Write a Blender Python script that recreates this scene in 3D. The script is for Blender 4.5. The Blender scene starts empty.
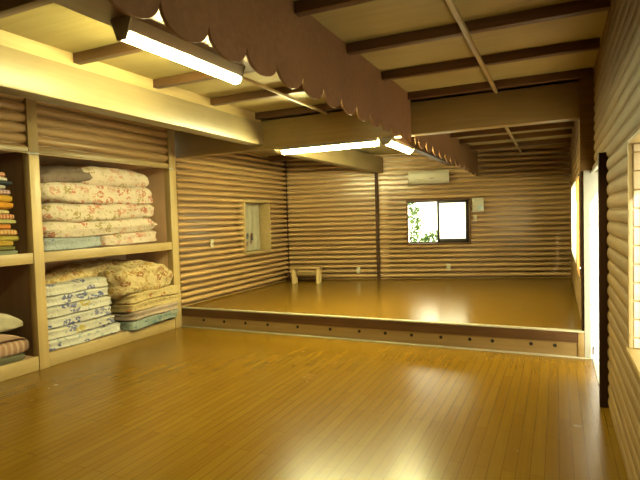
import bpy, bmesh, math, random
from mathutils import Vector, Matrix, noise
PI = math.pi
sc = bpy.context.scene
COL = sc.collection

# ------------------------------------------------------------------ node materials
KA = .58                      # overall reflectance of the interior finishes
def kc(c): return tuple(x*KA for x in c)
def newmat(name):
    m = bpy.data.materials.new(name); m.use_nodes = True
    nt = m.node_tree
    for n in list(nt.nodes): nt.nodes.remove(n)
    out = nt.nodes.new('ShaderNodeOutputMaterial')
    b = nt.nodes.new('ShaderNodeBsdfPrincipled')
    nt.links.new(b.outputs[0], out.inputs[0])
    return m, nt, b, out
def nd(nt, t, **kw):
    n = nt.nodes.new(t)
    for k, v in kw.items():
        if k in n.inputs: n.inputs[k].default_value = v
        else: setattr(n, k, v)
    return n
def ramp(nt, fac, stops):
    r = nt.nodes.new('ShaderNodeValToRGB')
    el = r.color_ramp.elements
    while len(el) < len(stops): el.new(0.5)
    for e, (p, c) in zip(el, stops):
        e.position = p; e.color = (*c, 1) if len(c) == 3 else c
    nt.links.new(fac, r.inputs[0]); return r
def mixc(nt, fac, a, b, mode='MIX'):
    m = nt.nodes.new('ShaderNodeMix'); m.data_type = 'RGBA'; m.blend_type = mode
    for s, v in ((0, fac), (6, a), (7, b)):
        if hasattr(v, 'links'): nt.links.new(v, m.inputs[s])
        elif isinstance(v, (tuple, list)): m.inputs[s].default_value = (*v, 1)
        else: m.inputs[s].default_value = v
    return m.outputs[2]
def math_n(nt, op, a, b=None):
    m = nt.nodes.new('ShaderNodeMath'); m.operation = op
    for i, v in enumerate((a, b)):
        if v is None: continue
        if hasattr(v, 'links'): nt.links.new(v, m.inputs[i])
        else: m.inputs[i].default_value = v
    return m.outputs[0]
def coords(nt, kind='Object', scale=(1, 1, 1), rnd=False):
    tc = nt.nodes.new('ShaderNodeTexCoord'); v = tc.outputs[kind]
    if rnd:
        oi = nt.nodes.new('ShaderNodeObjectInfo')
        k = math_n(nt, 'MULTIPLY', oi.outputs['Random'], 37.0)
        a = nt.nodes.new('ShaderNodeVectorMath'); a.operation = 'ADD'
        nt.links.new(v, a.inputs[0]); nt.links.new(k, a.inputs[1]); v = a.outputs[0]
    mp = nt.nodes.new('ShaderNodeMapping'); mp.inputs['Scale'].default_value = scale
    nt.links.new(v, mp.inputs[0]); return mp.outputs[0]
def plain(name, c, rough=.5, metal=0., spec=.5):
    c = kc(c)
    m, nt, b, _ = newmat(name)
    n = nd(nt, 'ShaderNodeTexNoise', Scale=14.0); nt.links.new(coords(nt, rnd=True), n.inputs['Vector'])
    r = ramp(nt, n.outputs[0], [(.3, tuple(x*.93 for x in c)), (.7, c)])
    nt.links.new(r.outputs[0], b.inputs['Base Color'])
    b.inputs['Roughness'].default_value = rough; b.inputs['Metallic'].default_value = metal
    b.inputs['Specular IOR Level'].default_value = spec
    return m
def wood(name, c1, c2, axis='y', rough=.45, kind='Object', knots=0.0, bump=.15, spec=.5):
    c1, c2 = kc(c1), kc(c2)
    m, nt, b, _ = newmat(name)
    sl = {'x': (1.2, 22, 22), 'y': (22, 1.2, 22), 'z': (22, 22, 1.2), 'u': (1.5, 42, 1)}[axis]
    v = coords(nt, kind, sl, rnd=(kind == 'Object'))
    n = nd(nt, 'ShaderNodeTexNoise', Scale=1.0, Detail=6.0, Roughness=.6, Distortion=.6)
    nt.links.new(v, n.inputs['Vector'])
    r = ramp(nt, n.outputs[0], [(.28, c2), (.5, tuple((a+d)/2 for a, d in zip(c1, c2))), (.7, c1)])
    col = r.outputs[0]
    big = nd(nt, 'ShaderNodeTexNoise', Scale=1.3, Detail=2.0)
    nt.links.new(coords(nt, kind, (1, 1, 1) if axis != 'u' else (.7, 8, 1), rnd=(kind == 'Object')), big.inputs['Vector'])
    rb = ramp(nt, big.outputs[0], [(.3, (.78, .74, .70)), (.7, (1.08, 1.05, 1.0))])
    col = mixc(nt, 1.0, col, rb.outputs[0], 'MULTIPLY')
    if knots > 0:
        vo = nd(nt, 'ShaderNodeTexVoronoi', Scale=2.6)
        ks = {'x': (.9, 3, 3), 'y': (3, .9, 3), 'z': (3, 3, .9), 'u': (.8, 5, 1)}[axis]
        nt.links.new(coords(nt, kind, ks, rnd=(kind == 'Object')), vo.inputs['Vector'])
        kr = ramp(nt, vo.outputs['Distance'], [(0.0, (1, 1, 1)), (.07, (.8, .8, .8)), (.12, (0, 0, 0))])
        kf = math_n(nt, 'MULTIPLY', kr.outputs[0], knots)
        col = mixc(nt, kf, col, tuple(x*.42 for x in c2))
    nt.links.new(col, b.inputs['Base Color'])
    bp = nd(nt, 'ShaderNodeBump', Strength=bump, Distance=.01)
    nt.links.new(n.outputs[0], bp.inputs['Height']); nt.links.new(bp.outputs[0], b.inputs['Normal'])
    b.inputs['Roughness'].default_value = rough
    b.inputs['Specular IOR Level'].default_value = spec
    return m
def floor_mat(name, c1, c2, rough, bump=.06, grain=1.0):
    c1, c2 = kc(c1), kc(c2)
    m, nt, b, _ = newmat(name)
    tc = nt.nodes.new('ShaderNodeTexCoord')
    mp = nt.nodes.new('ShaderNodeMapping'); mp.inputs['Rotation'].default_value = (0, 0, PI/2)
    nt.links.new(tc.outputs['Object'], mp.inputs[0])
    br = nd(nt, 'ShaderNodeTexBrick', Scale=1.0)
    br.inputs['Brick Width'].default_value = .91; br.inputs['Row Height'].default_value = .076
    br.inputs['Mortar Size'].default_value = .0022*(grain > .5); br.inputs['Mortar Smooth'].default_value = .3
    br.inputs['Color1'].default_value = (*c1, 1); br.inputs['Color2'].default_value = (*c2, 1)
    br.inputs['Mortar'].default_value = (c2[0]*.62, c2[1]*.60, c2[2]*.5, 1)
    br.offset = .37
    nt.links.new(mp.outputs[0], br.inputs['Vector'])
    n = nd(nt, 'ShaderNodeTexNoise', Scale=1.0, Detail=5.0, Roughness=.6)
    nt.links.new(coords(nt, 'Object', (45, 1.6, 45)), n.inputs['Vector'])
    r = ramp(nt, n.outputs[0], [(.3, (.80, .77, .72)), (.7, (1.08, 1.06, 1.02))])
    nt.links.new(mixc(nt, grain, br.outputs[0], r.outputs[0], 'MULTIPLY'), b.inputs['Base Color'])
    b.inputs['Specular IOR Level'].default_value = .28
    n2 = nd(nt, 'ShaderNodeTexNoise', Scale=2.0, Detail=3.0)
    nt.links.new(coords(nt), n2.inputs['Vector'])
    rr = nt.nodes.new('ShaderNodeMapRange'); rr.inputs[3].default_value = rough*.85; rr.inputs[4].default_value = rough*1.2
    nt.links.new(n2.outputs[0], rr.inputs[0]); nt.links.new(rr.outputs[0], b.inputs['Roughness'])
    bp = nd(nt, 'ShaderNodeBump', Strength=bump, Distance=.001); bp.invert = True
    nt.links.new(br.outputs['Fac'], bp.inputs['Height']); nt.links.new(bp.outputs[0], b.inputs['Normal'])
    return m
def floral(name, base, flowers, scale=6.5, leaf=None, dens=.45, size=.34, rough=.85, streak=None):
    """printed cotton: blossoms from two Voronoi layers, leaves from a third"""
    base = kc(base); flowers = [kc(c) for c in flowers]; leaf = kc(leaf) if leaf else None; streak = kc(streak) if streak else None
    m, nt, b, _ = newmat(name)
    v = coords(nt, 'Object', (1, 1, 1.25), rnd=True)
    dn = nd(nt, 'ShaderNodeTexNoise', Scale=9.0); nt.links.new(v, dn.inputs['Vector'])
    vv = nt.nodes.new('ShaderNodeVectorMath'); vv.operation = 'MULTIPLY_ADD'
    nt.links.new(dn.outputs['Color'], vv.inputs[0]); vv.inputs[1].default_value = (.06,)*3; nt.links.new(v, vv.inputs[2])
    v = vv.outputs[0]
    A = nd(nt, 'ShaderNodeTexVoronoi', Scale=scale); nt.links.new(v, A.inputs['Vector'])
    B = nd(nt, 'ShaderNodeTexVoronoi', Scale=scale*4.2); nt.links.new(v, B.inputs['Vector'])
    sep = nt.nodes.new('ShaderNodeSeparateColor'); nt.links.new(A.outputs['Color'], sep.inputs[0])
    inside = math_n(nt, 'LESS_THAN', A.outputs['Distance'], size)
    on = math_n(nt, 'LESS_THAN', sep.outputs[0], dens)
    petal = math_n(nt, 'LESS_THAN', B.outputs['Distance'], .56)
    f = math_n(nt, 'MULTIPLY', math_n(nt, 'MULTIPLY', inside, on), petal)
    fc = ramp(nt, sep.outputs[1], [(i/len(flowers), c) for i, c in enumerate(flowers)]); fc.color_ramp.interpolation = 'CONSTANT'
    bn = nd(nt, 'ShaderNodeTexNoise', Scale=4.0, Detail=3.0); nt.links.new(v, bn.inputs['Vector'])
    bc = ramp(nt, bn.outputs[0], [(.35, tuple(x*.88 for x in base)), (.65, base)]).outputs[0]
    if streak:
        sn = nd(nt, 'ShaderNodeTexNoise', Scale=7.0, Detail=4.0, Distortion=1.5); nt.links.new(v, sn.inputs['Vector'])
        bc = mixc(nt, ramp(nt, sn.outputs[0], [(.5, (0, 0, 0)), (.6, (1, 1, 1))]).outputs[0], bc, streak)
    if leaf:
        L = nd(nt, 'ShaderNodeTexVoronoi', Scale=scale*2.3); nt.links.new(v, L.inputs['Vector'])
        sl = nt.nodes.new('ShaderNodeSeparateColor'); nt.links.new(L.outputs['Color'], sl.inputs[0])
        lf = math_n(nt, 'MULTIPLY', math_n(nt, 'LESS_THAN', L.outputs['Distance'], .3), math_n(nt, 'LESS_THAN', sl.outputs[0], dens*.8))
        bc = mixc(nt, lf, bc, leaf)
    nt.links.new(mixc(nt, f, bc, fc.outputs[0]), b.inputs['Base Color'])
    b.inputs['Roughness'].default_value = rough; b.inputs['Specular IOR Level'].default_value = .2
    wn = nd(nt, 'ShaderNodeTexNoise', Scale=13.0, Detail=4.0, Distortion=.8); nt.links.new(v, wn.inputs['Vector'])
    bp = nd(nt, 'ShaderNodeBump', Strength=.55, Distance=.03)
    nt.links.new(wn.outputs[0], bp.inputs['Height']); nt.links.new(bp.outputs[0], b.inputs['Normal'])
    return m
def cloth(name, c, c2=None, stripe=0):
    c = kc(c); c2 = kc(c2) if c2 else None
    m, nt, b, _ = newmat(name)
    v = coords(nt, 'Object', (1, 1, 1), rnd=True)
    n = nd(nt, 'ShaderNodeTexNoise', Scale=9.0, Detail=4.0); nt.links.new(v, n.inputs['Vector'])
    col = ramp(nt, n.outputs[0], [(.3, tuple(x*.8 for x in c)), (.7, c)]).outputs[0]
    if c2:
        w = nd(nt, 'ShaderNodeTexWave', Scale=float(stripe or 7), Distortion=1.0); w.bands_direction = 'Y'
        nt.links.new(v, w.inputs['Vector'])
        col = mixc(nt, ramp(nt, w.outputs['Fac'], [(.55, (0, 0, 0)), (.65, (1, 1, 1))]).outputs[0], col, c2)
    nt.links.new(col, b.inputs['Base Color']); b.inputs['Roughness'].default_value = .9
    b.inputs['Specular IOR Level'].default_value = .15
    bp = nd(nt, 'ShaderNodeBump', Strength=.2, Distance=.01)
    nt.links.new(n.outputs[0], bp.inputs['Height']); nt.links.new(bp.outputs[0], b.inputs['Normal'])
    return m
def emit(name, c, s):
    m, nt, b, out = newmat(name); nt.nodes.remove(b)
    e = nd(nt, 'ShaderNodeEmission', Strength=s); e.inputs[0].default_value = (*c, 1)
    nt.links.new(e.outputs[0], out.inputs[0]); return m
def glass(name, tint=(1, 1, 1), frost=0.0):
    m, nt, b, out = newmat(name); nt.nodes.remove(b)
    t = nd(nt, 'ShaderNodeBsdfTransparent'); t.inputs[0].default_value = (*tint, 1)
    g = nd(nt, 'ShaderNodeBsdfGlossy', Roughness=.05)
    lw = nd(nt, 'ShaderNodeLayerWeight', Blend=.5); fr = nt.nodes.new('ShaderNodeMath'); fr.operation = 'MULTIPLY_ADD'
    nt.links.new(math_n(nt, 'POWER', lw.outputs['Facing'], 5.0), fr.inputs[0]); fr.inputs[1].default_value = .5; fr.inputs[2].default_value = .04
    mx = nt.nodes.new('ShaderNodeMixShader')
    nt.links.new(fr.outputs[0], mx.inputs[0]); nt.links.new(t.outputs[0], mx.inputs[1]); nt.links.new(g.outputs[0], mx.inputs[2])
    last = mx.outputs[0]
    if frost > 0:
        tr = nd(nt, 'ShaderNodeBsdfTranslucent'); tr.inputs[0].default_value = (*tint, 1)
        n = nd(nt, 'ShaderNodeTexNoise', Scale=6.0); nt.links.new(coords(nt), n.inputs['Vector'])
        k = math_n(nt, 'MULTIPLY', ramp(nt, n.outputs[0], [(.2, (.9, .9, .9)), (.8, (1, 1, 1))]).outputs[0], frost)
        m2 = nt.nodes.new('ShaderNodeMixShader'); nt.links.new(k, m2.inputs[0])
        nt.links.new(last, m2.inputs[1]); nt.links.new(tr.outputs[0], m2.inputs[2]); last = m2.outputs[0]
    nt.links.new(last, out.inputs[0]); return m

def sheer(name, tint):
    m, nt, b, out = newmat(name); nt.nodes.remove(b)
    n = nd(nt, 'ShaderNodeTexWave', Scale=9.0); n.bands_direction = 'Y'; nt.links.new(coords(nt), n.inputs['Vector'])
    c = ramp(nt, n.outputs['Fac'], [(0, tuple(x*.9 for x in tint)), (1, tint)]).outputs[0]
    t = nd(nt, 'ShaderNodeBsdfTranslucent'); d = nd(nt, 'ShaderNodeBsdfDiffuse')
    nt.links.new(c, t.inputs[0]); nt.links.new(c, d.inputs[0])
    mx = nd(nt, 'ShaderNodeMixShader'); mx.inputs[0].default_value = .25
    nt.links.new(t.outputs[0], mx.inputs[1]); nt.links.new(d.outputs[0], mx.inputs[2]); nt.links.new(mx.outputs[0], out.inputs[0]); return m
M = {}
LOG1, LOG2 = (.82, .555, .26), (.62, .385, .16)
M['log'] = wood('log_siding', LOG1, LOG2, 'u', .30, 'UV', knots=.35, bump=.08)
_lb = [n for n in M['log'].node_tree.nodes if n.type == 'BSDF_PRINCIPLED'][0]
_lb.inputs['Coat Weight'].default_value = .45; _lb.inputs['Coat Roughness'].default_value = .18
M['log_shaded'] = wood('shaded_log_siding', (.35, .215, .068), (.26, .15, .042), 'u', .6, 'UV', knots=.35, bump=.08, spec=.2)  # same siding, colour darkened to carry the shade on the right-hand walls
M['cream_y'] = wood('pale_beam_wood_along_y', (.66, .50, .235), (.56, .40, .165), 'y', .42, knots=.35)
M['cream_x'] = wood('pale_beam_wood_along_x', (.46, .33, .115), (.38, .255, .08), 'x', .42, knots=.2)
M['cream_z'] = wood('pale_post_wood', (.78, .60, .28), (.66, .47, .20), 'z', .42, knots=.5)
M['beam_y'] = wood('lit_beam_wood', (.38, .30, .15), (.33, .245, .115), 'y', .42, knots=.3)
M['log_end'] = wood('sawn_log_ends', (.95, .80, .56), (.80, .62, .38), 'x', .6)
M['ply'] = wood('ceiling_plywood', (.66, .54, .22), (.57, .45, .16), 'x', .6, bump=.08)
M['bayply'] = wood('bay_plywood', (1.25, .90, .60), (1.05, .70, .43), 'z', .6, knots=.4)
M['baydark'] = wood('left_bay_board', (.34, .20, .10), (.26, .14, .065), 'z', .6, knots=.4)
M['purlin'] = wood('purlin_wood', (.25, .125, .045), (.15, .068, .022), 'x', .5, knots=.4)
M['dark_y'] = wood('dark_wood_along_y', (.22, .11, .045), (.13, .062, .024), 'y', .5)
M['dark_z'] = wood('dark_post_wood', (.10, .045, .02), (.06, .026, .012), 'z', .6, spec=.15)
M['dark_x'] = wood('stage_face_wood', (.22, .11, .04), (.14, .065, .022), 'x', .5, knots=.3, spec=.25)
M['valance'] = wood('valance_plywood', (.40, .215, .105), (.31, .16, .07), 'x', .55, bump=.08)
M['valance'].node_tree.nodes  # plywood, fine grain
M['skirt'] = wood('stage_skirt_wood', (.56, .38, .155), (.46, .29, .105), 'x', .4)
M['orange_z'] = wood('orange_frame_wood', (.50, .26, .09), (.38, .18, .055), 'z', .4)
M['floor'] = floor_mat('hall_floor_planks', (.275, .146, .010), (.245, .124, .007), .25, 0.0, .6)
M['stagefloor'] = floor_mat('stage_floor_planks', (.245, .128, .010), (.245, .128, .010), .20, 0.0, .10)
M['white'] = plain('white_enamel', (.80, .78, .72), .35)
M['whitepaint'] = plain('white_painted_jamb', (.82, .80, .72), .5)
M['ivory'] = plain('ivory_plastic', (.78, .70, .50), .4)
M['acwhite'] = plain('ac_plastic', (.74, .68, .52), .4)
M['black'] = plain('black_hole', (.012, .008, .006), .9)
M['darkalu'] = plain('dark_bronze_aluminium', (.035, .022, .014), .4, .3)
M['alu'] = plain('pale_aluminium', (.70, .66, .56), .35, .6)
M['steel'] = plain('grey_steel', (.30, .28, .24), .4, .6)
M['screen'] = plain('pale_blue_screen', (.55, .72, .80), .2)
M['rail'] = plain('pale_metal_edge', (.74, .66, .46), .35, .2)
M['lampgrey'] = plain('lamp_housing_grey', (.34, .30, .22), .5)
M['tube2'] = emit('lit_fluorescent_tube_far', (1, .94, .42), 240.0)
M['tube'] = emit('lit_fluorescent_tube', (1, .94, .42), 192.0)
M['glass'] = glass('clear_glass')
M['frost'] = glass('frosted_glass', (.95, .97, .93), .75)
M['amber'] = glass('amber_curtained_glass', (.95, .62, .30), .9)
M['sheerw'] = sheer('white_sheer_curtain', (.93, .92, .84)); M['sheero'] = sheer('orange_sheer_curtain', (.80, .44, .16))
M['blind'] = cloth('window_blind_cloth', (.60, .54, .38))
M['ground'] = plain('garden_grass', (.07, .09, .03), .9)
M['leaf'] = plain('bright_leaves', (.16, .34, .06), .6)
M['leafd'] = plain('deep_leaves', (.08, .20, .04), .6)
M['bark'] = plain('bark', (.12, .07, .04), .9)
RED, PINK, ROSE = (.58, .22, .15), (.68, .40, .30), (.62, .29, .20)
M['rose'] = floral('cream_cotton_with_red_roses', (.82, .68, .54), [ROSE, RED, PINK, (.44, .36, .16)], 7.4, (.54, .48, .29), .8, .46)
M['rosep'] = floral('pinkish_cotton_with_faded_roses', (.82, .66, .53), [PINK, (.60, .34, .22), ROSE, (.46, .38, .2)], 7.8, (.58, .50, .33), .8, .46)
M['bluefl'] = floral('blue_cotton_with_tiny_flowers', (.46, .50, .52), [(.15, .20, .36), (.22, .30, .42)], 12, (.28, .36, .28), .6, .3)
M['whblue'] = floral('white_cotton_with_blue_flowers', (.78, .75, .68), [(.12, .14, .32), (.20, .22, .40), (.30, .30, .44)], 5.8, (.46, .52, .50), .75, .45)
M['whblue2'] = floral('pale_cotton_with_yellow_and_blue_flowers', (.76, .72, .62), [(.14, .16, .34), (.62, .50, .14), (.24, .24, .42)], 6.0, (.48, .52, .50), .75, .44)
M['tan'] = floral('tan_cotton_with_brown_leaves', (.74, .57, .30), [(.34, .15, .06), (.50, .30, .08), (.40, .20, .10)], 7.5, (.40, .30, .10), .85, .46, streak=(.52, .36, .16))
M['cream2'] = floral('yellow_cream_cotton_with_red_sprigs', (.70, .53, .25), [(.46, .18, .08), (.55, .34, .10)], 8.0, (.42, .32, .12), .55, .35)
M['pinkfl'] = floral('pinkish_grey_cotton', (.58, .44, .34), [(.44, .22, .18), (.40, .34, .30)], 8.0, (.40, .36, .28), .5, .35)
M['teal'] = floral('blue_green_cotton_speckled', (.38, .44, .38), [(.08, .16, .24), (.58, .54, .42), (.12, .26, .28)], 11, (.20, .28, .28), .75, .4)
M['lining'] = floral('brown_grey_lining', (.26, .19, .15), [(.20, .14, .11)], 8.0, None, .5, .4)

# ------------------------------------------------------------------ mesh builder
class MB:
    def __init__(s): s.v = []; s.f = []; s.uv = []
    def quad(s, pts, uv=None):
        i = len(s.v); s.v += [Vector(p) for p in pts]; s.f.append(tuple(range(i, i+len(pts))))
        s.uv.append(uv or [(0, 0)]*len(pts)); return s
    def box(s, a, b, T=None):
        x0, y0, z0 = (min(p, q) for p, q in zip(a, b)); x1, y1, z1 = (max(p, q) for p, q in zip(a, b))
        c = [(x0,y0,z0),(x1,y0,z0),(x1,y1,z0),(x0,y1,z0),(x0,y0,z1),(x1,y0,z1),(x1,y1,z1),(x0,y1,z1)]
        if T: c = [T(*p) for p in c]
        i = len(s.v); s.v += [Vector(p) for p in c]
        for q in ((0,3,2,1),(4,5,6,7),(0,1,5,4),(1,2,6,5),(2,3,7,6),(3,0,4,7)):
            s.f.append(tuple(i+k for k in q))
            s.uv.append([((c[k][0]+c[k][1])*1.0, c[k][2]) for k in q])
        return s
    def tube(s, p0, p1, r0, r1=None, n=14, caps=True):
        p0, p1 = Vector(p0), Vector(p1); r1 = r0 if r1 is None else r1
        d = (p1-p0).normalized(); a = d.orthogonal().normalized(); b = d.cross(a)
        i = len(s.v)
        for p, r in ((p0, r0), (p1, r1)):
            for k in range(n):
                t = 2*PI*k/n; s.v.append(p+(a*math.cos(t)+b*math.sin(t))*r)
        for k in range(n):
            q = (k+1) % n; s.f.append((i+k, i+q, i+n+q, i+n+k)); s.uv.append([(0, 0)]*4)
        if caps:
            s.f.append(tuple(i+k for k in reversed(range(n)))); s.uv.append([(0, 0)]*n)
            s.f.append(tuple(i+n+k for k in range(n))); s.uv.append([(0, 0)]*n)
        return s
    def prism(s, poly, fn, t0, t1):
        """poly: 2-D outline, fn(a, b, t) -> point; extruded from t0 to t1"""
        n = len(poly); i = len(s.v)
        for t in (t0, t1): s.v += [Vector(fn(a, b, t)) for a, b in poly]
        for k in range(n):
            q = (k+1) % n; s.f.append((i+k, i+q, i+n+q, i+n+k)); s.uv.append([(0, 0)]*4)
        s.f.append(tuple(i+k for k in reversed(range(n)))); s.uv.append([(0, 0)]*n)
        s.f.append(tuple(i+n+k for k in range(n))); s.uv.append([(0, 0)]*n)
        return s
    def build(s, name, mat, parent=None, origin=None, bevel=0.0, smooth=False, merge=False):
        if parent is not None: o0 = Vector(parent['_o'])
        elif origin is not None: o0 = Vector(origin)
        else:
            xs = [p.x for p in s.v]; ys = [p.y for p in s.v]; zs = [p.z for p in s.v]
            o0 = Vector(((min(xs)+max(xs))/2, (min(ys)+max(ys))/2, min(zs)))
        me = bpy.data.meshes.new(name)
        me.from_pydata([tuple(p-o0) for p in s.v], [], s.f)
        ul = me.uv_layers.new(name='UVMap')
        k = 0
        for f in s.uv:
            for c in f: ul.data[k].uv = c; k += 1
        bm = bmesh.new(); bm.from_mesh(me)
        if merge: bmesh.ops.remove_doubles(bm, verts=bm.verts, dist=1e-5)
        if merge or bevel or not smooth: bmesh.ops.recalc_face_normals(bm, faces=bm.faces)
        if bevel:
            es = [e for e in bm.edges if len(e.link_faces) == 2 and e.calc_face_angle(0) > .6]
            bmesh.ops.bevel(bm, geom=es, offset=bevel, segments=2, profile=.5, affect='EDGES')
        bm.to_mesh(me); bm.free()
        if smooth or bevel:
            for p in me.polygons: p.use_smooth = True
            me.set_sharp_from_angle(angle=math.radians(38))
        me.materials.append(mat)
        ob = bpy.data.objects.new(name, me); COL.objects.link(ob)
        ob['_o'] = tuple(o0)
        if parent is not None: ob.parent = parent
        else: ob.location = o0
        if parent is not None: ob['_o'] = tuple(parent['_o'])
        return ob
def thing(name, label, cat, loc, group=None):
    o = bpy.data.objects.new(name, None); COL.objects.link(o); o.location = loc
    o.empty_display_size = .1
    o['_o'] = tuple(loc); return tag(o, label, cat, group)
def tag(o, label, cat, group=None):
    o['label'] = label; o['category'] = cat
    if group: o['group'] = group
    return o
def struct(o): o['kind'] = 'structure'; return o
def BX(a, b): return MB().box(a, b)

# ------------------------------------------------------------------ measured frame of the hall
XL, XR, XR2 = -4.96, .355, .245
YS = 5.76            # stage front
ZS = .275            # stage floor
ZC = 2.88            # ceiling
TH = math.atan(.26); CT, ST = math.cos(TH), math.sin(TH)
def ybk(x): return 9.04+.26*(x+4.98)
def Tb(u, w, z): return Vector((-4.98+CT*u+ST*w, 9.04+ST*u-CT*w, z))     # back wall frame: u along, w into the room
def ub(x): return (x+4.98)/CT
PITCH = .094
def logwall(name, P0, P1, n, z0, z1, holes=(), bulge=.046, seed=0, back=.14, groove=.32, rdep=.085, pitch=None, mat='log'):
    """half-log siding, one mesh; holes = (u0, u1, z0, z1); inner face bulges along n"""
    P0, P1, n = Vector(P0), Vector(P1), Vector(n).normalized()
    L = (P1-P0).length; t = (P1-P0)/L
    G = groove; PITCH = pitch or 0.094
    zs = set([z0, z1])
    k = math.floor(z0/PITCH)
    while k*PITCH < z1:
        for q in [0]+[G+(1-G)*(1-math.cos(PI*j/9))/2 for j in range(9)]:
            z = (k+q)*PITCH
            if z0 < z < z1: zs.add(round(z, 5))
        k += 1
    for h in holes:
        for z in h[2:4]:
            if z0 < z < z1: zs.add(z)
    zs = sorted(zs)
    m = MB()
    def spans(zm):
        iv = [(0, L)]
        for h in holes:
            if h[2] < zm < h[3]:
                iv = [x for a, b in iv for x in ((a, min(b, h[0])), (max(a, h[1]), b)) if x[1]-x[0] > 1e-4]
        return iv
    def P(u, z, c, rec):
        j = noise.noise(Vector((u*.8, c*3.7+seed, seed)))
        if rec: w = .034-bulge-rdep
        else:
            f = min(1, max(0, ((z/PITCH-c)-G)/(1-G)))
            w = bulge*math.sqrt(max(0.0, 1-(2*f-1)**2))*(1+.1*j)-max(0, bulge-.034)+.003*j
        p = P0+t*u+n*w; return (p.x, p.y, z)
    for za, zb in zip(zs, zs[1:]):
        if zb-za < 1e-5: continue
        zm = (za+zb)/2; c = math.floor(zm/PITCH); rec = (zm/PITCH-c) < G
        for a, b in spans(zm):
            ns = max(1, int((b-a)/.45))
            for i in range(ns):
                ua, ub_ = a+(b-a)*i/ns, a+(b-a)*(i+1)/ns
                U = [(ua+seed*7, za), (ub_+seed*7, za), (ub_+seed*7, zb), (ua+seed*7, zb)]
                m.quad([P(ua, za, c, rec), P(ub_, za, c, rec), P(ub_, zb, c, rec), P(ua, zb, c, rec)], U)
                if rec and abs(za-c*PITCH) < 1e-4:
                    m.quad([P(ua, za, c-1, False), P(ub_, za, c-1, False), P(ub_, za, c, True), P(ua, za, c, True)], U)
                if rec and abs(zb-(c+G)*PITCH) < 1e-4:
                    m.quad([P(ua, zb, c, True), P(ub_, zb, c, True), P(ub_, zb, c, False), P(ua, zb, c, False)], U)
            if back:
                q = [P0+t*u-n*back for u in (a, b)]
                m.quad([(q[1].x, q[1].y, za), (q[0].x, q[0].y, za), (q[0].x, q[0].y, zb), (q[1].x, q[1].y, zb)])
    ob = m.build(name, M[mat], smooth=True)
    # outward faces keep their winding; make sure the inner faces point along n
    return struct(ob)

# ------------------------------------------------------------------ shell
struct(BX((XL-1.0, -2.1, -.12), (XR+.15, YS+.02, 0)).build('floor', M['floor'], origin=(0, 0, 0)))
stage = MB().prism([(XL-.2, YS), (XR2+.02, YS), (XR2+.02, 10.55), (XL-.2, 9.15)], lambda a, b, t: (a, b, t), ZS-.10, ZS).build('floor_stage', M['stagefloor'], origin=(0, 0, 0))
struct(stage)
struct(BX((XL-1.0, -2.1, ZC), (XR+.3, 10.9, ZC+.06)).build('ceiling', M['ply']))
struct(BX((XL-.2, 5.93, 2.70), (XR+.1, 10.9, 2.76)).build('ceiling_stage', M['ply']))
wr_holes = [(1.8+2, 3.0+2, .79, 1.83), (4.46+2, 5.74+2, 0, 1.88)]
struct(logwall('wall_right', (XR, -2, 0), (XR, 5.76, 0), (-1, 0, 0), 0, ZC, wr_holes, bulge=.018, mat='log_shaded', seed=1, groove=.08, rdep=.01))
wr2 = [(5.98-5.76, 6.62-5.76, .82, 1.87), (7.0-5.76, 8.9-5.76, .86, 1.87)]
struct(logwall('wall_right_stage', (XR2, 5.76, 0), (XR2, 10.45, 0), (-1, 0, 0), ZS-.05, ZC, wr2, bulge=.022, mat='log_shaded', seed=2, groove=.14, rdep=.02))
logwall('wall_left_stage', (XL, 5.76, 0), (XL, 9.22, 0), (1, 0, 0), ZS-.05, ZC, [(7.46-5.76, 8.29-5.76, .94, 1.82)], seed=3, back=.3)
# back wall, with the stub of crossing logs beside the dark joint
w_b = [(ub(-2.615), ub(-1.515), .965, 1.775)]
struct(MB().box((-.35, -.2, 0), (.01, -.10, ZC), Tb).build('corner_leak_block', M['dark_z']))  # added outside the corner, unseen, to block a sky leak
logwall('wall_back', Tb(0, 0, 0), Tb(ub(.30), 0, 0), (ST, -CT, 0), ZS-.05, ZC, w_b, seed=4)
logwall('wall_back_stub', Tb(ub(-3.13), .05, 0), Tb(ub(-2.98), .05, 0), (ST, -CT, 0), ZS-.02, 2.36, (), seed=5, back=.04)
logwall('wall_front', (XL, -2, 0), (XR, -2, 0), (0, 1, 0), 0, ZC, (), seed=6)
logwall('wall_left', (XL-.01, 1.5, 0), (XL-.01, 5.72, 0), (1, 0, 0), 2.32, ZC, (), seed=7, back=.1, groove=.1, rdep=.012, pitch=.107)
logwall('wall_left_near', (XL, -2, 0), (XL, 1.46, 0), (1, 0, 0), 0, ZC, (), seed=8)
struct(MB().box((ub(-3.22), .0, ZS), (ub(-3.155), .06, 2.40), Tb).build('trim_1', M['dark_z']))
struct(MB().box((-.02, -.05, ZS), (.055, .055, 2.72), Tb).build('trim_2', M['dark_z']))
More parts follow.
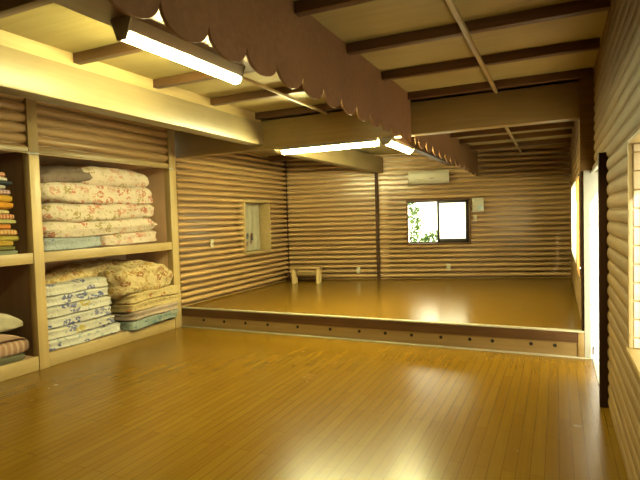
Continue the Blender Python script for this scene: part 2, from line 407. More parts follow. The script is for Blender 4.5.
# stage face: lip, band, skirt with vent holes, pale floor edge
face = struct(BX((XL, YS-.015, .155), (XR2-.06, YS+.03, ZS-.012)).build('trim_3', M['dark_x']))
struct(BX((XL, YS-.022, ZS-.012), (XR2, YS+.05, ZS+.003)).build('trim_4', M['rail'], bevel=.002))
sk = struct(BX((XL, YS+.0, .0), (XR2-.06, YS+.03, .155)).build('trim_5', M['skirt']))
for x in (-4.55, -4.2, -3.85, -3.5, -3.05, -2.59, -2.2, -1.87, -1.55, -1.21, -.89, -.65, -.26, -.03):
    h = MB()
    for k in range(16):
        a0, a1 = 2*PI*k/16, 2*PI*(k+1)/16
        c = lambda a, r, y: (x+r*math.cos(a), y, .108+r*math.sin(a))
        h.quad([c(a0, .014, YS-.003), c(a1, .014, YS-.003), c(a1, .019, YS-.003), c(a0, .019, YS-.003)])
        h.quad([c(a0, .019, YS-.003), c(a1, .019, YS-.003), c(a1, .019, YS), c(a0, .019, YS)])
        h.quad([(x, YS-.0008, .108), c(a0, .014, YS-.0008), c(a1, .014, YS-.0008)])
        h.quad([c(a0, .014, YS-.003), c(a0, .014, YS-.0008), c(a1, .014, YS-.0008), c(a1, .014, YS-.003)])
    h.build('vent_hole', M['black'], sk)
struct(BX((XR2-.06, YS-.02, 0), (XR2, YS+.03, ZS-.012)).build('trim_6', M['skirt'], bevel=.004))
struct(BX((XL+.02, YS-.055, 0), (XR2+.05, YS-.001, .012)).build('trim_7', M['rail'], bevel=.003))

# ------------------------------------------------------------------ openings of the right wall
def opening(name, X, y0, y1, z0, z1, depth, mat, t=.035, proud=.035, bottom=True):
    """a timber casing lining the hole of a right-hand wall"""
    m = MB()
    for a, b in (((X-proud, y0-t, z0), (X+depth, y0, z1+t)), ((X-proud, y1, z0), (X+depth, y1+t, z1+t)), ((X-proud, y0, z1), (X+depth, y1, z1+t))):
        m.box(a, b)
    if bottom: m.box((X-proud-.01, y0-t, z0-t), (X+depth, y1+t, z0))
    return struct(m.build(name, mat, bevel=.003))
w1 = opening('window_1', XR, 1.8, 3.0, .79, 1.83, .16, M['cream_y'], t=.02, proud=.026)
# log ends showing in the far reveal
m = MB()
for k in range(8, 20):
    z0, z1 = max(.79, k*PITCH), min(1.83, (k+1)*PITCH)
    if z1-z0 < .02: continue
    m.box((XR-.005, 2.985, z0+.003), (XR+.155, 3.004, z1-.003))
m.build('log_ends', M['log_end'], w1, bevel=.006)
m = MB()
for a, b in (((.465, 1.8, .79), (.49, 2.42, .83)), ((.465, 1.8, 1.79), (.49, 2.42, 1.83)), ((.465, 1.8, .83), (.49, 1.84, 1.79)), ((.465, 2.38, .83), (.49, 2.42, 1.79))): m.box(a, b)
m.build('sash', M['alu'], w1, bevel=.003)
BX((.475, 1.84, .83), (.479, 2.38, 1.79)).build('pane', M['glass'], w1)
d1 = thing('door_1', 'open sliding doorway in the right log wall behind the dark post', 'door', (XR, 5.1, 0)); struct(d1)
BX((.285, 4.34, 0), (XR+.03, 4.41, 1.93)).build('post', M['dark_z'], d1, bevel=.004)
BX((XR-.035, 4.45, 1.88), (XR+.14, 5.74, 1.93)).build('head', M['dark_y'], d1, bevel=.003)
BX((XR-.045, 4.45, 1.868), (XR-.02, 5.76, 1.882)).build('head_rail', M['alu'], d1)
BX((XR-.04, 4.45, -.001), (XR+.14, 5.74, .012)).build('sill_rail', M['rail'], d1)
lf = MB()
for a, b in (((.352, 4.45, .012), (.382, 4.52, 1.88)), ((.352, 4.90, .012), (.382, 4.96, 1.88)), ((.352, 4.52, 1.80), (.382, 4.90, 1.88)), ((.352, 4.52, .74), (.382, 4.90, .82)), ((.352, 4.52, .012), (.382, 4.90, .12))): lf.box(a, b)
leaf = lf.build('sliding_leaf', M['orange_z'], d1, bevel=.003)
BX((.36, 4.52, .12), (.374, 4.90, .74)).build('lower_panel', M['dark_z'], leaf)
BX((.365, 4.52, .82), (.369, 4.90, 1.80)).build('pane', M['amber'], leaf)
struct(BX((XR2-.03, 5.725, 1.90), (XR+.14, 5.79, ZC)).build('trim_8', M['log_shaded']))
struct(BX((XR2-.026, 5.776, ZS), (XR2+.03, 5.84, 1.93)).build('trim_9', M['dark_z']))
jb = BX((XR2+.001, 5.735, 0), (XR+.14, 5.775, 1.90)).build('jamb', M['whitepaint'], d1, bevel=.003)
for z in (.55, .95, 1.35): MB().tube((.30, 5.733, z), (.30, 5.736, z), .008).build('screw_hole', M['steel'], jb)
BX((.315, 5.715, .05), (.332, 5.735, .13)).build('latch', M['darkalu'], jb)
for nm, y0, y1, z0, paneM in (('window_2', 5.98, 6.62, .82, 'sheero'), ('window_3', 7.0, 8.9, .86, 'sheerw')):
    w = opening(nm, XR2, y0, y1, z0, 1.87, .16, M['orange_z'] if nm == 'window_2' else M['cream_y'], proud=-.004)
    mm = MB(); ym = (y0+y1)/2
    for a, b in (((XR2+.012, y0, z0), (XR2+.04, y1, z0+.05)), ((XR2+.012, y0, 1.82), (XR2+.04, y1, 1.87)), ((XR2+.012, ym-.03, z0), (XR2+.04, ym+.03, 1.87)), ((XR2+.012, y0, z0), (XR2+.04, y0+.05, 1.87)), ((XR2+.012, y1-.05, z0), (XR2+.04, y1, 1.87))): mm.box(a, b)
    mm.build('sash', M['darkalu'] if nm == 'window_2' else M['alu'], w, bevel=.003)
    BX((XR2+.024, y0, z0+.03), (XR2+.028, ym, 1.84)).build('pane', M['glass'], w)
    BX((XR2+.024, ym, z0+.03), (XR2+.028, y1, 1.84)).build('pane', M['glass'], w)
    cm = MB(); n_ = 60                                     # a pleated curtain hanging just inside the sash
    P_ = lambda i, dx, z: (XR2-.034+dx+.004*math.sin(i*1.9), y0-.015+(y1-y0+.07)*i/n_, z)
    for i in range(n_):
        cm.quad([P_(i, 0, z0-.01), P_(i, 0, 1.86), P_(i+1, 0, 1.86), P_(i+1, 0, z0-.01)])
    cm.build('curtain', M[paneM], w, smooth=True, merge=True)
    MB().tube((XR2-.034, y0-.02, 1.872), (XR2-.034, y1+.06, 1.872), .008).build('curtain_rail', M['alu'], w, smooth=True)

# ------------------------------------------------------------------ left window (blind with flowers)
w4 = MB(); y0, y1, z0, z1 = 7.46, 8.29, .94, 1.82
for a, b in (((XL-.22, y0-.03, z0), (XL+.052, y0, z1+.05)), ((XL-.22, y1, z0), (XL+.052, y1+.03, z1+.05)), ((XL-.22, y0, z1), (XL+.055, y1, z1+.05)), ((XL-.22, y0-.03, z0-.03), (XL+.055, y1+.03, z0))): w4.box(a, b)
w4 = struct(w4.build('window_4', M['cream_y'], bevel=.003))
BX((XL-.205, y0, z0), (XL-.19, y1, z1)).build('daylight_block', M['blind'], w4)  # added panel behind the blind, blocks daylight leaking round it
bl = MB(); nb = 24
for i in range(nb):
    ya, yb = y0+.02+(y1-y0-.05)*i/nb, y0+.02+(y1-y0-.05)*(i+1)/nb
    xa, xb = (XL-.165+.006*math.sin(v*38) for v in (ya, yb))
    bl.quad([(xa, ya, z0+.01), (xb, yb, z0+.01), (xb, yb, z1-.02), (xa, ya, z1-.02)])
    bl.quad([(xb-.004, yb, z0+.01), (xa-.004, ya, z0+.01), (xa-.004, ya, z1-.02), (xb-.004, yb, z1-.02)])
bl = bl.build('blind', M['blind'], w4, smooth=True)
random.seed(5)
fm = [plain('motif_grey', (.16, .17, .22), .8), plain('motif_rose', (.42, .16, .16), .8), plain('motif_slate', (.24, .30, .34), .8), plain('motif_dark', (.08, .08, .10), .8)]
for i in range(16):
    cy, cz = random.uniform(7.54, 7.98), random.uniform(1.0, 1.20)
    if cy > 7.75: cz += .06
    mm = MB(); r = random.uniform(.022, .038)
    for k in range(5):
        a = k*2*PI/5+i
        c = Vector((XL-.155, cy+r*.8*math.cos(a), cz+r*.8*math.sin(a)))
        mm.quad([c+Vector((0, r*.6*math.cos(q*PI/4), r*.6*math.sin(q*PI/4))) for q in range(8)])
    mm.build('flower', fm[i % 4], bl)

# ------------------------------------------------------------------ back window
w5 = MB(); u0, u1, z0, z1 = w_b[0]
for a, b in (((u0-.03, -.14, z0), (u0, .056, z1)), ((u1, -.14, z0), (u1+.03, .056, z1)), ((u0-.03, -.14, z1), (u1+.03, .056, z1+.03)), ((u0-.03, -.14, z0-.03), (u1+.03, .06, z0))): w5.box(a, b, Tb)
w5 = struct(w5.build('window_5', M['dark_x'], bevel=.003))
um = (u0+u1)/2+.01
ms = MB()
for a, b in (((um-.03, -.04, z0), (um+.015, -.01, z1)), ((u1-.06, -.04, z0), (u1, -.01, z1)), ((um, -.04, z0), (u1, -.01, z0+.075)), ((um, -.04, z1-.05), (u1, -.01, z1))): ms.box(a, b, Tb)
ms.build('sash', M['darkalu'], w5, bevel=.003)
ms = MB()
for a, b in (((u0, -.10, z0), (um, -.07, z0+.022)), ((u0, -.10, z1-.022), (um, -.07, z1))): ms.box(a, b, Tb)
ms.build('track', M['darkalu'], w5)
MB().box((um, -.027, z0+.07), (u1-.05, -.023, z1-.04), Tb).build('pane', M['frost'], w5)

# ------------------------------------------------------------------ timber frame
b1 = tag(BX((-3.66, -2, 2.48), (-3.47, 5.76, 2.765)).build('long_beam', M['beam_y'], bevel=.006), 'long pale yellow beam running along the futon shelves below the lit ceiling', 'beam')
BX((-3.62, -2, 2.765), (-3.50, 5.76, ZC)).build('top_plate', M['cream_y'], b1)
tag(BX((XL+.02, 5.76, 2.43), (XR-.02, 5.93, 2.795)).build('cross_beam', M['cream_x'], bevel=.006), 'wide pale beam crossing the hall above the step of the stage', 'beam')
bb = MB()
xa, xb = -3.43, -3.045
ya, yb = 5.93, ybk(-3.05)-.03
bb.prism([(xa, ya), (xb, yb), (xb-.17, yb-.05), (xa-.17, ya)], lambda a, b, t: (a, b, t+(2.43-2.345)*(yb-b)/(yb-ya)), 2.345, 2.645)
tag(bb.build('long_beam', M['beam_y'], bevel=.005), 'short pale beam above the stage ending on the back wall beside the dark joint', 'beam')
tag(BX((-1.87, 5.93, 2.43), (-1.77, 9.74, 2.60)).build('lamp_beam', M['dark_y'], bevel=.005), 'brown beam over the stage carrying the farthest fluorescent lamp', 'beam')
tag(BX((-2.58, -2, 2.768), (-2.04, 3.72, 2.802)).build('lamp_board', M['dark_y'], bevel=.004), 'dark brown board under the ceiling holding the nearest lamp', 'board')
tag(BX((-2.565, 3.66, 2.772), (-2.54, 5.755, 2.80)).build('wire_batten', M['cream_y'], bevel=.003), 'thin pale batten running from the nearest lamp to the cross beam', 'batten')
PY = [(.35, 'behind the camera'), (1.22, 'over the near end'), (2.06, 'at the top corner of the picture'), (2.95, 'third from the cross beam'), (3.84, 'second from the cross beam'), (4.73, 'next but one to the cross beam'), (5.66, 'touching the cross beam')]
ordn = {2.06: 'fifth', 2.95: 'fourth', 3.84: 'third', 4.73: 'second', 5.66: 'first'}
for y in (2.06, 2.95, 3.84, 4.73, 5.66):
    for side, x0, x1 in (('left', -3.50, -1.521), ('right', -1.497, XR-.03)):
        if side == 'right' and y < 2.5: continue          # out of the frame
        tag(BX((x0, y-.035, 2.802), (x1, y+.035, ZC)).build('purlin', M['purlin'], bevel=.003),
            'brown ceiling purlin %s of the scalloped valance, %s one in front of the cross beam' % (side, ordn[y]), 'purlin', 'ceiling purlins in front of the cross beam')
for y, w in ((7.63, 'first'), (8.36, 'second'), (9.3, 'third')):
    tag(BX((-1.40, y-.03, 2.625), (XR2-.03, y+.03, 2.70)).build('purlin', M['purlin'], bevel=.003),
        'brown ceiling purlin over the stage, %s one behind the cross beam' % w, 'purlin', 'ceiling purlins over the stage')
tag(BX((-4.9, 8.3, 2.60), (-3.55, 8.42, 2.70)).build('purlin', M['purlin'], bevel=.003), 'brown timber above the left window high under the stage ceiling', 'purlin')
tag(BX((-.59, .0, 2.772), (-.555, 5.755, 2.802)).build('ceiling_batten', M['cream_y'], bevel=.003), 'thin batten crossing under the ceiling purlins right of the valance', 'batten', 'ceiling battens')
tag(BX((-.605, 5.935, 2.60), (-.57, 10.1, 2.628)).build('ceiling_batten', M['cream_y'], bevel=.003), 'thin batten under the stage ceiling behind the cross beam', 'batten', 'ceiling battens')
# scalloped valances
def valance(name, p0, p1, zt0, zt1, phase, label, top):
    """board from p0 to p1 (x, y), scallop tips at zt, top at the ceiling; real thickness 18 mm"""
    d = Vector((p1[0]-p0[0], p1[1]-p0[1], 0)); L = d.length; d.normalize(); n = Vector((d.y, -d.x, 0))
    m = MB(); pit = .33; N = int(L/pit*20)
    def low(s):
        k = ((s-phase)/pit) % 1.0
        e = abs(2*k-1)                           # 0 at the tip, 1 at the cusp
        return (zt0+(zt1-zt0)*s/L)+.118*(1-math.sqrt(max(0, 1-min(1, e*1.0)**2.2)))
    ss = [L*i/N for i in range(N+1)]
    P = lambda s, z, w: Vector((p0[0], p0[1], 0))+d*s+n*w+Vector((0, 0, z))
    zt = top-.002
    for a, b in zip(ss, ss[1:]):
        la, lb = low(a), low(b)
        m.quad([P(a, la, .009), P(b, lb, .009), P(b, zt, .009), P(a, zt, .009)])
        m.quad([P(b, lb, -.009), P(a, la, -.009), P(a, zt, -.009), P(b, zt, -.009)])
        m.quad([P(a, la, -.009), P(b, lb, -.009), P(b, lb, .009), P(a, la, .009)])
        m.quad([P(a, zt, .009), P(b, zt, .009), P(b, zt, -.009), P(a, zt, -.009)])
    for s in (0, L): m.quad([P(s, low(s), -.009), P(s, low(s), .009), P(s, zt, .009), P(s, zt, -.009)])
    return tag(m.build(name, M['valance'], merge=True), label, 'valance')
valance('scalloped_valance', (-1.509, -.5), (-1.509, 5.755), 2.31, 2.335, .5+1.53-.165-.33*4, 'brown scalloped plywood valance hanging from the ceiling in front of the cross beam', ZC)
valance('scalloped_valance', (-1.50, 5.935), (-1.345, 9.93), 2.325, 2.195, .1, 'brown scalloped plywood valance continuing over the stage behind the cross beam', 2.70)

# ------------------------------------------------------------------ fluorescent lamps
def lamp(p0, p1, ztop, label, ht=.085, tm='tube'):
    p0, p1 = Vector(p0), Vector(p1); d = (p1-p0); L = d.length; d.normalize(); n = Vector((-d.y, d.x, 0))
    c = (p0+p1)/2
    t = thing('fluorescent_lamp', label, 'lamp', (c.x, c.y, ztop), 'fluorescent ceiling lamps')
    fn = lambda a, b, s: Vector((p0.x, p0.y, ztop))+d*s+n*a+Vector((0, 0, b))
    MB().prism([(-.075, 0), (.075, 0), (.062, -ht), (-.062, -ht)], fn, .012, L-.012).build('housing', M['lampgrey'], t, bevel=.003)
    for s0, s1 in ((0, .014), (L-.014, L)):
        MB().prism([(-.095, 0), (.085, 0), (.036, -ht-.05), (-.036, -ht-.05)], fn, s0, s1).build('end_cap', M['lampgrey'], t, bevel=.002)
    zt = ztop-ht-.020
    a = Vector((p0.x, p0.y, zt))
    MB().tube(a+d*.018, a+d*(L-.018), .030, n=20).build('tube', M[tm], t, smooth=True)
lamp((-2.42, 2.37, 0), (-2.40, 3.60, 0), 2.769, 'lit fluorescent lamp nearest the camera, on the dark board by the valance')
lamp((-3.24, 5.845, 0), (-1.93, 5.845, 0), 2.432, 'lit fluorescent lamp lying crosswise under the wide cross beam', .035, 'tube2')
lamp((-1.82, 5.80, 0), (-1.82, 6.85, 0), 2.432, 'lit fluorescent lamp end on beyond the cross beam over the stage', .035, 'tube2')

# ------------------------------------------------------------------ built-in futon shelves
XF = XL+.04
sh = thing('futon_shelving', 'pale built-in timber shelving filled with folded futons along the left wall', 'shelving', (XL-.4, 3.6, 0))
for (a, b) in (((XF-.10, 3.505, 0), (XF, 3.62, 2.83)), ((XF-.10, 5.60, 0), (XF, 5.735, 2.87)), ((XF-.10, 1.48, 0), (XF, 1.60, 2.83))):
    BX(a, b).build('post', M['cream_z'], sh, bevel=.004)
for y0, y1 in ((1.60, 3.505), (3.62, 5.60)):
    BX((XF-.05, y0, 0), (XF-.01, y1, .145)).build('bottom_rail', M['cream_y'], sh, bevel=.004)
    BX((XF-.05, y0, 1.12), (XF-.01, y1, 1.23)).build('shelf_rail', M['cream_y'], sh, bevel=.004)
    BX((XL-.86, y0, 1.19), (XF-.05, y1, 1.222)).build('shelf_board', M['bayply'], sh)
    BX((XL-.86, y0, .10), (XF-.05, y1, .137)).build('floor_board', M['bayply'], sh)
    BX((XF-.05, y0, 2.275), (XF-.005, y1, 2.325)).build('top_rail', M['cream_y'], sh, bevel=.004)
    BX((XL-.90, y0-.06, 2.29), (XF-.05, y1+.07, 2.32)).build('top_board', M['bayply'], sh)
BX((XL-.90, 1.48, 0), (XL-.86, 5.74, 2.31)).build('back_panel', M['bayply'], sh)
for ya, yb in ((3.51, 3.615), (5.605, 5.73), (1.485, 1.595)): 
    ym_ = (ya+yb)/2
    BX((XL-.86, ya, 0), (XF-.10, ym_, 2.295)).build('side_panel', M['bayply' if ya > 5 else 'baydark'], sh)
    BX((XL-.86, ym_, 0), (XF-.10, yb, 2.295)).build('side_panel', M['bayply'], sh)
for y0, y1, w in ((1.62, 3.50, 'left bay of the shelving'), (3.625, 5.595, 'right bay of the shelving with the floral futons')):
    r = thing('curtain_rod', 'thin curtain rod atop the ' + w, 'rod', (XF+.012, (y0+y1)/2, 2.262), 'curtain rods on the shelving')
    MB().tube((XF+.012, y0-.06, 2.262), (XF+.012, y1+.10, 2.262), .007).build('tube', M['cream_y'], r, smooth=True)
    for y in (y0-.05, y1+.03): MB().tube((XF+.012, y-.05, 2.262), (XF+.012, y+.03, 2.262), .012).build('end_bracket', M['white'], r, smooth=True)

def pillow(c, half, nxy=9., nz=4.6, seed=0, amp=.012, lobes=0, sag=None, spill=0, res=(18, 32, 10)):
    """a folded quilt: boxy in plan, soft round edges; `lobes` pinches its front into fold layers"""
    m = MB(); cx, cy, cz = c; hx, hy, hz = half
    def mp(a, b, g):
        rho = (abs(a)**nxy+abs(b)**nxy)**(1/nxy)
        r = (rho**nz+abs(g)**nz)**(1/nz)
        a, b, g = a/r, b/r, g/r
        rho /= r
        x, y, z = a*hx, b*hy, g*hz
        s = 1.0
        if lobes:
            s -= .045*max(0, rho-.72)/.28*(math.cos(g*PI*lobes) if lobes % 2 == 1 else -math.cos(g*PI*lobes))*.5*(.25/hx if hx > .25 else 1)*2
        nv = Vector((x*5+seed*3.1, y*3.2+seed*1.7, z*7+seed))
        d = noise.noise(nv)*amp+noise.noise(nv*2.7)*amp*.5
        x = x*s+d*a*1.2; y = y*s+d*b*1.2; z += d*g*1.1
        z += .012*math.sin(cy+y*2.3+1.3)*(1 if abs(hz) < .3 else 0)+.008*noise.noise(Vector(((cx+x)*3, (cy+y)*2.4, 5.0)))
        x += .016*noise.noise(Vector((seed*2.3, (cy+y)*1.8, cz*2)))
        if spill: y += spill*max(0, b)**.6*min(1, max(0, (cx+x+4.93)/.06))
        if sag: z += sag(a, b, g)
        return (cx+x, cy+y, cz+z)
    nx, ny, nzr = res
    lin = lambda n: [-1+2*i/n for i in range(n+1)]
    def face(fu, us, vs, flip):
        for i in range(len(us)-1):
            for j in range(len(vs)-1):
                q = [fu(us[i], vs[j]), fu(us[i+1], vs[j]), fu(us[i+1], vs[j+1]), fu(us[i], vs[j+1])]
                q = [mp(*p) for p in q]
                m.quad(q[::-1] if flip else q)
    A, B, G = lin(nx), lin(ny), lin(nzr)
    face(lambda a, b: (a, b, 1), A, B, False); face(lambda a, b: (a, b, -1), A, B, True)
    face(lambda a, g: (a, 1, g), A, G, True); face(lambda a, g: (a, -1, g), A, G, False)
    face(lambda b, g: (1, b, g), B, G, False); face(lambda b, g: (-1, b, g), B, G, True)
    return m
def quilt(name, label, cat, group, xf, depth, y0, y1, z0, z1, mat, seed, **kw):
    z0 -= .006; z1 += .006
    c = ((xf-depth/2), (y0+y1)/2, (z0+z1)/2)
    o = pillow(c, (depth/2, (y1-y0)/2, (z1-z0)/2), seed=seed, **kw).build(name, M[mat], None, origin=(c[0], c[1], z0), smooth=True, merge=True)
    for p in o.data.polygons: p.use_smooth = True
    return tag(o, label, cat, group)
GU = 'floral futons on the upper right shelf'
quilt('futon', 'blue small-flowered futon at the bottom left of the upper shelf stack', 'futon', GU, -4.985, .66, 3.67, 4.50, 1.225, 1.385, 'bluefl', 1, lobes=1)
quilt('futon', 'cream floral futon at the bottom right of the upper shelf, beside the blue one', 'futon', GU, -4.97, .70, 4.46, 5.42, 1.225, 1.40, 'rosep', 2, lobes=1)
quilt('futon', 'cream rose-patterned futon lying directly on the blue futon on the upper shelf', 'futon', GU, -4.965, .72, 3.65, 5.42, 1.372, 1.565, 'rose', 3, lobes=2, amp=.016)
quilt('futon', 'cream rose-patterned futon third from the bottom on the upper shelf', 'futon', GU, -4.965, .72, 3.66, 5.39, 1.545, 1.765, 'rose', 4, amp=.018)
quilt('futon', 'thick cream rose-patterned futon just under the brown-lined quilt on the upper shelf', 'futon', GU, -4.965, .72, 3.67, 5.36, 1.745, 2.0, 'rose', 5, amp=.02, sag=lambda a, b, g: -.03*b)
q = quilt('quilt', 'topmost pinkish floral quilt on the upper shelf with brown lining turned out', 'quilt', GU, -4.98, .66, 4.20, 5.31, 1.945, 2.215, 'rosep', 6, amp=.02, nz=3., sag=lambda a, b, g: -.035*max(0, b)**2)
m_ = pillow((-5.28, 4.10, 2.10), (.31, .46, .10), nz=2.4, nxy=5., seed=17, amp=.03, sag=lambda a, b, g: .03*b-.03*max(0, a)*(1-b))
q['_o'] = tuple(q.location); ob = m_.build('turned_lining', M['lining'], q, smooth=True, merge=True); ob['label'] = 'grey-brown turned lining'
for p in ob.data.polygons: p.use_smooth = True
GL = 'white and blue futons on the lower right shelf'
n6 = ['bottom', 'second from the bottom', 'third from the bottom', 'third from the top', 'second from the top', 'topmost']
for i in range(6):
    z0 = .14+i*.118
    quilt('futon', 'white futon with blue flowers, %s in the lower left stack' % n6[i], 'futon', GL, -5.0+(.03 if i == 0 else 0)-.008*i+.012*(i % 2), .68, 3.63+.005*(i % 3), 4.64-.008*i+(.08 if i == 0 else .02*(i % 2)), z0, z0+.128, 'whblue' if i % 2 == 0 else 'whblue2', 20+i, lobes=1, amp=.012)
GR = 'patterned futons at the right end of the lower shelf'
rr = [('teal', .14, .285, 'blue-green speckled futon at the bottom of the lower right stack'), ('pinkfl', .27, .385, 'pinkish grey futon lying on the blue-green speckled futon'),
      ('cream2', .37, .50, 'yellow cream sprigged futon in the middle of the lower right stack'), ('cream2', .485, .63, 'yellow cream sprigged futon just under the big tan quilt')]
for i, (mt, z0, z1, lb) in enumerate(rr):
    quilt('futon', lb, 'futon', GR, -4.855+.012*(i % 2), .76, 4.72-.01*i, 5.575, z0, z1, mt, 30+i, lobes=1, amp=.018, spill=.10)
quilt('quilt', 'big domed tan quilt with brown leaves on top of the lower right stack', 'quilt', GR, -4.85, .80, 4.56, 5.57, .555, 1.0, 'tan', 40, nz=3.2, amp=.045, nxy=5., sag=lambda a, b, g: (-.09*max(0, a)**2-.06*max(0, b)**2)*(.5+.5*g), spill=.10)
quilt('quilt', 'tan floral quilt slumped over the back of the white and blue stack', 'quilt', GR, -5.22, .50, 3.72, 4.95, .76, 1.03, 'tan', 41, nz=2.3, amp=.03, nxy=4., sag=lambda a, b, g: .08*b-.02)
# left bay: folded cloths
GC = 'folded cloths on the upper left shelf'
cl = [('grey-green', (.30, .33, .22), None, .055), ('dark olive', (.22, .20, .06), None, .05), ('mustard', (.56, .36, .06), None, .055), ('olive yellow', (.50, .40, .08), None, .06),
      ('cream and orange', (.68, .50, .24), (.62, .22, .05), .065), ('orange', (.66, .26, .05), None, .06), ('yellow-green', (.55, .50, .20), None, .05), ('red checked', (.52, .14, .07), (.66, .44, .22), .06),
      ('pale yellow', (.70, .58, .28), None, .045), ('bright orange', (.68, .30, .03), None, .085), ('golden orange', (.70, .40, .05), None, .075), ('mauve checked', (.42, .24, .26), (.56, .42, .36), .06),
      ('grey', (.50, .48, .42), None, .05), ('black and white edged', (.05, .06, .07), None, .04), ('white', (.72, .66, .54), None, .045), ('salmon pink', (.70, .34, .20), None, .055)]
z = 1.224; random.seed(9)
for i, (nm, c, c2, h) in enumerate(cl):
    M['c%d' % i] = cloth('cloth_' + nm.replace(' ', '_').replace('-', '_'), c, c2, 9)
    ye = 3.455+random.uniform(-.05, .04)-.004*i
    quilt('folded_cloth', '%s folded cloth in the colourful pile on the upper left shelf' % nm, 'cloth', GC, -4.985+random.uniform(-.03, .015), .55, 2.62, ye, z, z+h+.006, 'c%d' % i, 60+i, amp=.008, lobes=1, nz=3., res=(8, 16, 6))
    z += h*.93
M['navy'] = cloth('navy_cloth', (.03, .05, .10))
quilt('rolled_bag', 'dark navy rolled bundle on top of the colourful cloth pile', 'bundle', None, -5.02, .4, 2.75, 3.30, z+.0, z+.14, 'navy', 80, nz=2., amp=.012, nxy=4)
GB = 'blankets on the lower left shelf'
M['b0'] = cloth('dark_green_blanket', (.16, .15, .09)); M['b1'] = cloth('pink_brown_blanket', (.48, .27, .17), (.58, .40, .28), 5)
M['b2'] = cloth('salmon_blanket', (.56, .36, .24)); M['b3'] = cloth('cream_blanket', (.68, .60, .42)); M['b4'] = cloth('pink_cloth', (.58, .30, .24))
for i, (mt, z0, z1, ye, lb) in enumerate((('b0', .14, .21, 3.42, 'dark green blanket at the bottom of the lower left shelf'), ('b1', .20, .36, 3.47, 'pinkish brown blanket on the dark green one, lower left shelf'),
        ('b2', .35, .47, 3.45, 'salmon blanket under the cream blanket on the lower left shelf'), ('b3', .45, .68, 3.44, 'thick cream blanket sloping on top of the lower left shelf pile'))):
    quilt('blanket', lb, 'blanket', GB, -4.985-.01*i, .66, 2.2, ye+.03, z0, z1, mt, 90+i, amp=.012, nz=5., sag=(lambda a, b, g: -.10*max(0, b)**4*max(0, g+.8)) if i > 1 else None)
quilt('folded_cloth', 'small pink folded cloth lying on the cream blanket', 'cloth', None, -5.02, .35, 2.75, 3.17, .665, .745, 'b4', 96, amp=.012)

# ------------------------------------------------------------------ small things
bn = thing('low_bench', 'small wooden log bench on the stage in the left corner', 'bench', (-4.36, 8.66, ZS))
def Tn(u, w, z): return Vector((-4.36+CT*u+ST*w, 8.66+ST*u-CT*w, ZS+z))
MB().box((-.30, -.13, .275), (.30, .13, .32), Tn).build('seat', M['skirt'], bn, bevel=.008)
for su in (-1, 1):
    for sw in (-1, 1): MB().tube(Tn(su*.235, sw*.075, 0), Tn(su*.235, sw*.075, .276), .043, n=16).build('leg', M['cream_z'], bn, smooth=True)
MB().box((-.235, -.02, .15), (.235, .02, .20), Tn).build('stretcher', M['cream_x'], bn, bevel=.005)

# air conditioner
ua, ub2 = ub(-2.595), ub(-1.865)
ac = thing('air_conditioner', 'white wall-mounted air conditioner above the back window', 'air conditioner', tuple(Tb((ua+ub2)/2, .03, 2.10)))
MB().prism([(.044, 2.095), (.15, 2.105), (.205, 2.15), (.215, 2.27), (.19, 2.335), (.044, 2.335)], lambda a, b, t: Tb(t, a, b), ua, ub2).build('body', M['acwhite'], ac, bevel=.008)
fp_ = MB().prism([(.206, 2.175), (.221, 2.18), (.222, 2.30), (.214, 2.30)], lambda a, b, t: Tb(t, a, b), ua+.03, ub2-.03).build('front_panel', M['acwhite'], ac, bevel=.003)
MB().prism([(.155, 2.112), (.206, 2.150), (.211, 2.158), (.160, 2.108)], lambda a, b, t: Tb(t, a, b), ua+.06, ub2-.06).build('louver', M['ivory'], ac)
MB().box((ua+.40, .2215, 2.185), (ua+.47, .2245, 2.20), Tb).build('indicator', M['steel'], fp_)
def plate(name, label, cat, T, c, w, h, mat, group=None, kind='switch'):
    t = thing(name, label, cat, tuple(T(c[0], .02, c[1]-h/2)), group)
    pl_ = MB().box((c[0]-w/2, .044, c[1]-h/2), (c[0]+w/2, .066, c[1]+h/2), T).build('plate', M[mat], t, bevel=.003)
    if kind == 'switch':
        MB().box((c[0]-w*.2, .066, c[1]-h*.25), (c[0]+w*.2, .074, c[1]+h*.25), T).build('rocker', M['ivory'], pl_, bevel=.002)
    else:
        for dz in (-.022, .022):
            for du in (-.009, .009): MB().box((c[0]+du-.002, .0655, c[1]+dz-.008), (c[0]+du+.002, .0668, c[1]+dz+.008), T).build('slot', M['black'], pl_)
    return t
plate('power_outlet', 'ivory outlet low on the back wall below the bench end of the stage', 'outlet', Tb, (ub(-3.57), .455), .075, .12, 'ivory', None, 'outlet')
plate('power_outlet', 'ivory outlet low on the back wall under the window', 'outlet', Tb, (ub(-1.90), .50), .075, .13, 'ivory', None, 'outlet')
plate('light_switch', 'small ivory switch under the white intercom panel', 'switch', Tb, (ub(-1.41), 1.42), .06, .12, 'ivory')
Tl = lambda u, w, z: Vector((XL+w, u, z))
plate('light_switch', 'ivory light switch on the left log wall', 'switch', Tl, (6.48, 1.16), .07, .12, 'ivory')
ic = thing('intercom_panel', 'white control panel with pale screen right of the back window', 'control panel', tuple(Tb(ub(-1.355), .02, 1.54)))
MB().box((ub(-1.455), .044, 1.54), (ub(-1.255), .085, 1.80), Tb).build('case', M['acwhite'], ic, bevel=.006)
MB().box((ub(-1.36), .085, 1.585), (ub(-1.285), .089, 1.66), Tb).build('screen', M['screen'], ic, bevel=.002)
MB().box((ub(-1.43), .085, 1.585), (ub(-1.39), .088, 1.75), Tb).build('speaker_grille', M['ivory'], ic, bevel=.002)

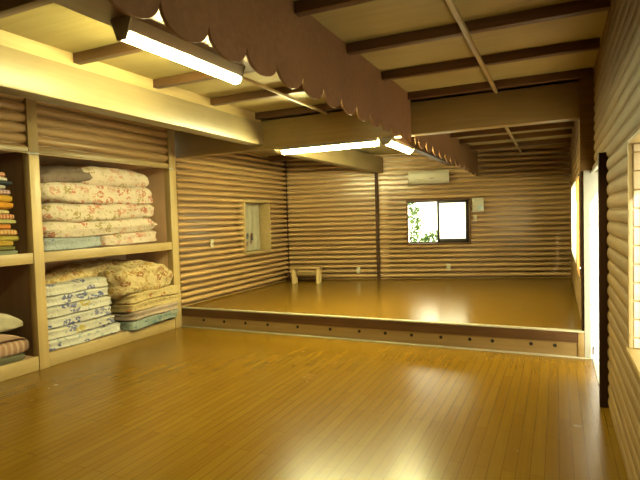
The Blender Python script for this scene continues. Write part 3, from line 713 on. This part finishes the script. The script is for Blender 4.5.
# ------------------------------------------------------------------ outside
def shrub(x, y, z, r, h, n, mat, label, seed):
    random.seed(seed)
    t = thing('garden_shrub', label, 'shrub', (x, y, -.5), 'shrubs outside the back window')
    st = MB()
    for k in range(6):
        a = random.uniform(0, 2*PI); st.tube((x, y, -.5), (x+r*.6*math.cos(a), y+r*.6*math.sin(a), z+h*.3), .025, .008, n=6)
    st.build('stem', M['bark'], t)
    m = MB()
    for k in range(n):
        v = Vector((random.gauss(0, 1), random.gauss(0, 1), random.gauss(0, 1))).normalized()*random.uniform(.45, 1)**.5
        p = Vector((x+v.x*r, y+v.y*r, z+v.z*h)); s = random.uniform(.05, .11)
        a = Vector((random.uniform(-1, 1), random.uniform(-1, 1), random.uniform(-.8, .4))).normalized(); b = a.cross(Vector((.2, .3, 1))).normalized()
        m.quad([p, p+a*s*.5+b*s*.35, p+a*s*1.3, p+a*s*.5-b*s*.35])
    m.build('leaves', M[mat], t)
shrub(-3.42, 12.3, 1.25, .42, .95, 1700, 'leaf', 'leafy green shrub outside at the left edge of the back window', 1)
shrub(-2.75, 12.9, .72, .50, .42, 1500, 'leaf', 'low bright shrub outside below the middle of the back window', 2)

# ------------------------------------------------------------------ light
w = bpy.data.worlds.new('sky'); sc.world = w; w.use_nodes = True
bg = w.node_tree.nodes['Background']; bg.inputs[0].default_value = (1.0, .95, .62, 1); bg.inputs[1].default_value = 3.8
def sun(d, e, c, ang):
    l = bpy.data.lights.new('sun', 'SUN'); l.energy = e; l.color = c; l.angle = math.radians(ang)
    o = bpy.data.objects.new('sun', l); COL.objects.link(o); o.location = (3, -6, 8)
    o.rotation_euler = Vector(d).to_track_quat('-Z', 'Y').to_euler()
sun((-.12, .80, -.20), 9.0, (1, .95, .82), 1.0)
def portal(loc, d, sx, sy):
    l = bpy.data.lights.new('daylight_portal', 'AREA'); l.shape = 'RECTANGLE'; l.size = sx; l.size_y = sy; l.cycles.is_portal = True
    o = bpy.data.objects.new('daylight_portal', l); COL.objects.link(o); o.location = loc
    o.rotation_euler = Vector(d).to_track_quat('-Z', 'Z').to_euler()
for y0, y1, z0, z1, x in ((1.8, 3.0, .79, 1.83, .52), (4.46, 5.74, 0, 1.88, .52), (5.98, 6.62, .82, 1.87, .44), (7.0, 8.9, .86, 1.87, .44)):
    portal((x, (y0+y1)/2, (z0+z1)/2), (-1, 0, 0), y1-y0, z1-z0)
pc = Tb((u0+u1)/2, -.18, (.965+1.775)/2)
portal(pc, (ST, -CT, 0), 1.13, .81)

# ------------------------------------------------------------------ camera
f, yaw, pit, rol = 507.35, .437519, .0423811, -.0295074
F = Vector((-math.sin(yaw)*math.cos(pit), math.cos(yaw)*math.cos(pit), -math.sin(pit)))
r = Vector((math.cos(yaw), math.sin(yaw), 0)); u = r.cross(F)
r2 = r*math.cos(rol)+u*math.sin(rol); u2 = -r*math.sin(rol)+u*math.cos(rol)
cam = bpy.data.cameras.new('camera'); cam.sensor_width = 36; cam.lens = f/640*36; cam.clip_start = .02
co = bpy.data.objects.new('camera', cam); COL.objects.link(co)
co.matrix_world = Matrix(((r2.x, u2.x, -F.x, 0), (r2.y, u2.y, -F.y, 0), (r2.z, u2.z, -F.z, 1.5), (0, 0, 0, 1)))
sc.camera = co
for o in sc.objects:
    if '_o' in o: del o['_o']
sc.view_settings.view_transform = 'Standard'; sc.view_settings.look = 'None'
sc.view_settings.exposure = 0.9; sc.view_settings.gamma = 1.0; sc.view_settings.use_curve_mapping = False
